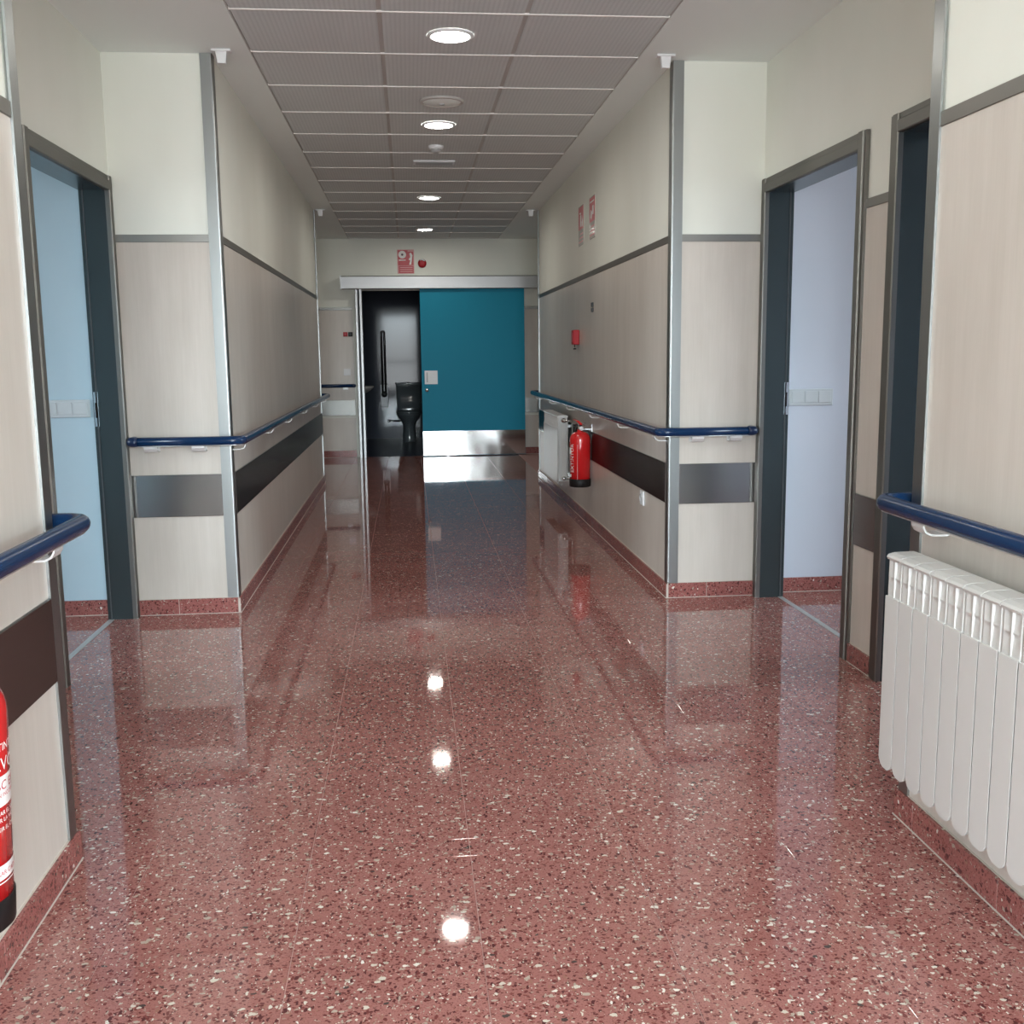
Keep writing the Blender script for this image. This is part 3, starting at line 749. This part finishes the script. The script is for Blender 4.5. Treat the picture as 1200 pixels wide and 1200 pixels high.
wrap_rect(cE, rE, A-.62, A+.62, .2855, .2870, e1, M['white_print'], 'label_line')

e1.rotation_euler.y = .045      # hangs from its hook with the top leaning out from the wall
e2 = extinguisher(1.206, 7.40, .292, rE, .390, XR, PI, 'red fire extinguisher hung on the distant right wall beside a radiator', (-.3, 1, 0))
cE2 = (1.206, 7.40, 0); A2 = PI+.62
wrap_text('EXTINTOR', .042, cE2, rE, A2+.12, .50, e2, M['white_print'], vert=True)
wrap_text('POLVO ABC', .020, cE2, rE, A2-.30, .50, e2, M['white_print'], vert=True)
wrap_text('6 KG', .026, cE2, rE, A2-.42, .40, e2, M['white_print'], vert=True)
wrap_rect(cE2, rE, A2-.62, A2-.20, .530, .575, e2, M['white_print'], 'label_panel')
wrap_rect(cE2, rE, A2-.62, A2-.20, .365, .385, e2, M['white_print'], 'label_panel')
wrap_rect(cE2, rE, A2+.52, A2+.56, .35, .60, e2, M['pink_print'], 'label_line')

# ---- signs on the right wall
def wall_sign_right(y, label, kind):
    x = XR+.006; w2, z0, z1 = .115, 2.03, 2.315
    root = thing('safety_sign', (x, y, z0), label, 'sign', 'fire safety signs on the right wall')
    MB().cham(x-.0035, x, y-w2, y+w2, z0, z1, .001).build('sign_plate', M['sign_gloss'], root)
    MB().box(x-.0045, x-.003, y-w2+.008, y+w2-.008, z0+.115, z1-.008).build('red_field', M['sign_red'], root)
    X = x-.0052
    if kind == 0:    # extinguisher pictogram and flame
        mb = MB(); mb.box(X, X+.001, y-.02, y+.025, z0+.135, z0+.215); mb.box(X, X+.001, y-.005, y+.01, z0+.215, z0+.235); mb.box(X, X+.001, y+.01, y+.05, z0+.228, z0+.236)
        mb.prism([(y-.085, z0+.13), (y-.045, z0+.13), (y-.04, z0+.17), (y-.055, z0+.16), (y-.065, z0+.21), (y-.08, z0+.17), (y-.09, z0+.18)], X, X+.001, 'x')
    else:            # hand pressing a call point
        mb = MB(); mb.box(X, X+.001, y-.06, y-.01, z0+.16, z0+.22); mb.prism([(y, z0+.18), (y+.05, z0+.2), (y+.07, z0+.15), (y+.03, z0+.13), (y+.01, z0+.15)], X, X+.001, 'x')
        mb.box(X, X+.001, y-.08, y+.08, z0+.245, z0+.255)
    mb.build('pictogram', M['white_print'], root)
    mb = MB()
    for k in range(3): mb.box(x-.0045, x-.003, y-w2+.02, y+w2-.02-.03*k, z0+.02+.028*k, z0+.032+.028*k)
    mb.build('text_lines', M['pink_print'], root)
wall_sign_right(7.88, 'farther of the two red and white safety signs high on the right wall', 0)
wall_sign_right(7.40, 'nearer of the two red and white safety signs high on the right wall', 1)
# ---- call point
root = thing('fire_call_point', (XR, 8.0, 1.3), 'red break-glass fire call point on the right wall', 'alarm button')
MB().cham(XR-.045, XR, 7.945, 8.055, 1.305, 1.415, .006).build('housing', M['red_plastic'], root)
MB().cham(XR-.048, XR-.044, 7.965, 8.035, 1.325, 1.395, .0015).build('press_panel', M['sign_red'], root)
mb = MB(); mb.tube([(XR-.032, 7.97, 1.306), (XR-.032, 7.97, 1.285)], .004, 8); mb.lathe([(0, 0), (.012, 0), (.012, .010), (0, .012)], (XR-.032, 7.97, 1.268), 12); mb.build('test_key', M['black_gloss'], root)
# ---- tiny wall sensor and outlet
root = thing('wall_sensor', (XR, 7.35, 1.53), 'tiny dark two-part fitting on the beige wall above the extinguisher', 'sensor')
MB().cham(XR-.012, XR, 7.325, 7.375, 1.560, 1.590, .003).build('upper_body', M['seal'], root)
MB().cham(XR-.012, XR, 7.325, 7.375, 1.525, 1.552, .003).build('lower_body', M['seal'], root)
root = thing('power_outlet', (XR, 5.74, .40), 'white socket low on the right wall below the steel band', 'socket')
MB().cham(XR-.010, XR, 5.69, 5.77, .395, .475, .003).build('cover_plate', M['white_plastic'], root)
mb = MB(); mb.lathe([(.026, -.0145), (.026, -.008)], (XR, 5.73, .435), 20, 'x'); mb.lathe([(0, -.0105), (.026, -.0105)], (XR, 5.73, .435), 20, 'x'); mb.build('socket_well', M['grey_plastic'], root)

# ---- things on the end wall
root = thing('safety_sign', (-.005, YEND, 2.21), 'red fire hose reel sign above the teal sliding door', 'sign')
y = YEND+.006
MB().cham(-.105, .095, y-.004, y, 2.205, 2.487, .001).build('sign_plate', M['pink_print'], root)
MB().box(-.096, .020, y-.005, y-.003, 2.302, 2.480).build('red_field', M['sign_red'], root)
MB().box(.020, .087, y-.005, y-.003, 2.302, 2.462).build('red_field', M['sign_red'], root)
MB().box(-.088, .087, y-.005, y-.003, 2.212, 2.296).build('red_field', M['sign_red'], root)
mb = MB(); mb.lathe([(.014, 0), (.046, 0)], (-.045, y-.0055, 2.428), 28, 'y', False); mb.build('reel_pictogram', M['white_print'], root)
mb = MB(); mb.lathe([(0, 0), (.012, 0)], (-.045, y-.0055, 2.428), 14, 'y', False); mb.build('reel_hub', M['seal'], root)
mb = MB(); mb.box(-.085, -.005, y-.0055, y-.0045, 2.358, 2.370)
mb.prism([(.035, 2.31), (.06, 2.31), (.078, 2.42), (.06, 2.452), (.04, 2.44), (.05, 2.40), (.03, 2.37), (.05, 2.36)], y-.0055, y-.0045, 'y')
mb.build('hand_pictogram', M['white_print'], root)
mb = MB()
for z in (2.225, 2.248, 2.272): mb.box(-.075, .075, y-.0055, y-.0045, z, z+.010)
mb.build('text_lines', M['pink_print'], root)
root = thing('alarm_siren', (.192, YEND, 2.33), 'round red alarm siren with a modelled white highlight beside the hose reel sign', 'alarm')
mb = MB(); mb.lathe([(.052, 0), (.052, -.02), (.046, -.034), (.030, -.040), (0, -.040)], (.192, y, 2.325), 28, 'y'); mb.build('siren_body', M['red_plastic'], root)
mb = MB(); mb.tube([(.165, y-.036, 2.362), (.192, y-.040, 2.368), (.222, y-.036, 2.352)], .010, 8, sy=1.6); mb.build('siren_highlight', M['white_plastic'], root)  # white tube standing in for the highlight on the red dome
for x, mt, lb in ((-.752, M['red_plastic'], 'small red square button plate on the end wall'), (-.692, M['black'], 'small black square button plate on the end wall')):
    root = thing('button_plate', (x, YEND, 1.47), lb, 'button')
    MB().cham(x-.026, x+.026, YEND-.010, YEND, 1.465, 1.517, .003).build('cover_plate', mt, root)
    MB().cham(x-.012, x+.012, YEND-.014, YEND-.009, 1.480, 1.504, .002).build('push_button', M['sign_red'] if mt is M['red_plastic'] else M['seal'], root)
root = thing('light_switch', (-.745, YEND, 1.0), 'white light switch on the end wall left of the bathroom opening', 'switch')
MB().cham(-.787, -.705, YEND-.010, YEND, .998, 1.080, .003).build('cover_plate', M['white_plastic'], root)
MB().cham(-.770, -.722, YEND-.014, YEND-.009, 1.015, 1.063, .002).build('rocker', M['white_plastic'], root)

# ---- switch panels in the rooms
def switch_panel(xa, xb, label):
    root = thing('switch_panel', ((xa+xb)/2, 5.18, .97), label, 'switch', 'three-gang switch panels in the side rooms')
    MB().cham(xa, xb, 5.168, 5.18, .968, 1.052, .004).build('frame_plate', M['switch_plastic'], root)
    n = 3; w = (xb-xa-.02)/n
    for k in range(n):
        MB().cham(xa+.010+w*k+.003, xa+.010+w*(k+1)-.003, 5.163, 5.170, .982, 1.040, .002).build('rocker', M['switch_plastic'], root)
switch_panel(1.915, 2.145, 'white three-gang switch panel seen through the right doorway')
switch_panel(-1.745, -1.515, 'white three-gang switch panel seen through the left doorway')

# ---- ceiling fittings
names = {4.801: 'nearest of the lit round ceiling lights in view', 6.601: 'second lit round ceiling light, just past the speaker', 9.601: 'third lit round ceiling light, above the corridor end', 12.001: 'farthest lit round ceiling light, near the end wall',
         3.001: 'lit round ceiling light overhead, just out of view', .601: 'lit round ceiling light above the viewpoint'}
def downlight(y, label):
    root = thing('ceiling_light', (.2164, y, ZC), label, 'ceiling light', 'round recessed ceiling lights')
    c = (.2164, y, ZC)
    mb = MB(); mb.lathe([(.101, 0), (.101, -.004), (.096, -.008), (.084, -.009), (.082, -.003)], c, 36); mb.build('trim_ring', M['white_plastic'], root)
    mb = MB(); mb.lathe([(.083, -.0035), (.05, -.0055), (0, -.006)], c, 36, smooth=True); mb.build('diffuser', M['emit'], root)
for y, lb in names.items(): downlight(y, lb)
root = thing('ceiling_speaker', (.2164, 6.001, ZC), 'round unlit ceiling speaker between the first two lights', 'speaker')
c = (.2164, 6.001, ZC)
mb = MB(); mb.lathe([(.122, 0), (.122, -.006), (.116, -.012), (.108, -.013), (.106, -.006)], c, 40); mb.build('rim', M['tgrid'], root)
mb = MB(); mb.lathe([(.107, -.006), (.09, -.012), (.03, -.016), (0, -.017)], c, 40); mb.build('grille', M['plaster'], root)
mb = MB(); mb.lathe([(.016, -.016), (.014, -.022), (0, -.023)], c, 16); mb.build('badge', M['grey_plastic'], root)
root = thing('smoke_detector', (.2164, 7.26, ZC), 'small white smoke detector behind the second ceiling light', 'smoke detector')
mb = MB(); mb.lathe([(.050, 0), (.050, -.010), (.044, -.022)], (.2164, 7.26, ZC), 24); mb.build('base', M['white_plastic'], root)
mb = MB(); mb.lathe([(.036, -.022), (.032, -.036), (.018, -.044), (0, -.045)], (.2164, 7.26, ZC), 24); mb.build('sensing_chamber', M['grey_plastic'], root)
mb = MB(); mb.lathe([(.044, -.022), (.036, -.022)], (.2164, 7.26, ZC), 24); mb.build('collar', M['white_plastic'], root)
root = thing('emergency_light', (.2164, 7.83, ZC), 'thin rectangular emergency light set in the ceiling', 'emergency light')
MB().cham(.070, .366, 7.775, 7.900, ZC-.012, ZC, .003).build('bezel', M['white_plastic'], root)
MB().cham(.085, .351, 7.790, 7.885, ZC-.015, ZC-.011, .001).build('diffuser', M['grey_plastic'], root)
def ceiling_bracket(x, y, label):
    root = thing('ceiling_bracket', (x, y, ZC), label, 'bracket', 'white T-shaped fittings under the ceiling border')
    MB().cham(x-.044, x+.044, y-.022, y+.022, ZC-.010, ZC, .003).build('mounting_plate', M['white_plastic'], root)
    mb = MB(); v = [(x-.025, y-.016, ZC-.009), (x+.025, y-.016, ZC-.009), (x+.025, y+.016, ZC-.009), (x-.025, y+.016, ZC-.009),
                    (x-.019, y-.012, ZC-.060), (x+.019, y-.012, ZC-.060), (x+.019, y+.012, ZC-.060), (x-.019, y+.012, ZC-.060)]
    mb.add(v, [(0, 1, 2, 3), (7, 6, 5, 4), (0, 4, 5, 1), (1, 5, 6, 2), (2, 6, 7, 3), (3, 7, 4, 0)])
    mb.build('stem', M['white_plastic'], root, bevel=.002)
ceiling_bracket(-.805, 5.08, 'white ceiling fitting at the near left corner past the recess')
ceiling_bracket(1.228, 5.05, 'white ceiling fitting at the near right corner past the recess')
ceiling_bracket(-.80, 10.40, 'distant white ceiling fitting at the left wall end')
ceiling_bracket(1.215, 10.40, 'distant white ceiling fitting at the right wall end')

# ---- bathroom
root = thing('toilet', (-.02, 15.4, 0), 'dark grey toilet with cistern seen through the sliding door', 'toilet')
tx = -.015
def loft(rings, mt, name, par, seg=28):
    mb = MB(); v = []; f = []
    for (cy2, z, rx, ry, e) in rings:
        for k in range(seg):
            a = 2*PI*k/seg; c_, s_ = math.cos(a), math.sin(a)
            v.append((tx+rx*math.copysign(abs(c_)**e, c_), cy2+ry*math.copysign(abs(s_)**e, s_), z))
    for i in range(len(rings)-1):
        for k in range(seg):
            k2 = (k+1) % seg; f.append((i*seg+k, i*seg+k2, (i+1)*seg+k2, (i+1)*seg+k))
    f.append(tuple(range(seg))[::-1]); f.append(tuple((len(rings)-1)*seg+k for k in range(seg)))
    mb.add(v, f, True); return mb.build(name, mt, par)
loft([(15.30, 0, .105, .20, .75), (15.30, .02, .10, .195, .75), (15.31, .20, .088, .19, .8), (15.29, .27, .105, .22, .9), (15.26, .33, .150, .26, 1), (15.24, .39, .182, .285, 1), (15.24, .41, .185, .29, 1)], M['ceramic'], 'bowl', root)
loft([(15.25, .412, .187, .285, 1), (15.25, .425, .190, .29, 1), (15.25, .440, .188, .287, 1), (15.25, .446, .170, .27, 1)], M['ceramic'], 'seat_lid', root)
loft([(15.62, .41, .150, .10, .4), (15.66, .47, .170, .105, .35), (15.69, .60, .178, .105, .35), (15.69, .80, .185, .105, .35)], M['ceramic'], 'cistern', root)
loft([(15.69, .80, .192, .108, .3), (15.69, .815, .195, .109, .3), (15.69, .828, .190, .107, .3)], M['ceramic'], 'cistern_lid', root)
mb = MB(); mb.lathe([(.022, 0), (.022, .006), (0, .007)], (tx, 15.69, .828), 16); mb.build('flush_button', M['chrome'], root)
mb = MB(); mb.tube(arc([(tx-.10, 15.70, .26), (tx-.30, 15.70, .26), (tx-.30, 15.79, .26)], .02, 4), .008, 8); mb.build('water_pipe', M['chrome'], root)
mb = MB(); mb.lathe([(0, -.03), (.018, -.03), (.02, 0)], (tx-.30, 15.70, .26), 14, 'y'); mb.build('stop_valve', M['chrome'], root)
# folded-up grab bar
gx = -.372
root = thing('grab_bar', (gx, BY, .5), 'black fold-up grab bar on a white plate beside the toilet', 'grab bar')
MB().cham(gx-.055, gx+.055, BY-.025, BY, .47, .80, .006).build('wall_plate', M['white_plastic'], root)
mb = MB(); P = arc([(gx-.022, BY-.055, .66), (gx-.022, BY-.055, 1.58), (gx+.022, BY-.055, 1.58), (gx+.022, BY-.055, .66)], .022, 5); mb.tube(P, .016, 12); mb.build('bar', M['black_gloss'], root)
mb = MB(); mb.lathe([(0, -.075), (.045, -.075), (.045, -.02)], (gx, BY, .66), 20, 'y'); mb.build('hinge', M['black_gloss'], root)
# washbasin on the bathroom's left side
root = thing('washbasin', (-.72, 13.9, .83), 'pale washbasin corner just inside the bathroom opening', 'washbasin')
def ring_mesh(rings, mt, name, par, cx, seg=28):
    mb = MB(); v = []; f = []
    for (z, rx, ry) in rings:
        for k in range(seg):
            a = 2*PI*k/seg; v.append((cx+rx*math.cos(a), 13.9+ry*math.sin(a), z))
    for i in range(len(rings)-1):
        for k in range(seg):
            k2 = (k+1) % seg; f.append((i*seg+k, i*seg+k2, (i+1)*seg+k2, (i+1)*seg+k))
    f.append(tuple(range(seg))[::-1]); f.append(tuple((len(rings)-1)*seg+k for k in range(seg)))
    mb.add(v, f, True); return mb.build(name, mt, par)
ring_mesh([(.72, .10, .10), (.75, .19, .20), (.80, .26, .27), (.83, .285, .30), (.838, .28, .295), (.832, .25, .265), (.78, .17, .18), (.74, .08, .08)], M['rad'], 'basin', root, -.745)
mb = MB(); mb.tube(arc([(-.95, 13.9, .80), (-.95, 13.9, .96), (-.80, 13.9, .96), (-.80, 13.9, .93)], .03, 5), .012, 12); mb.build('tap', M['chrome'], root)
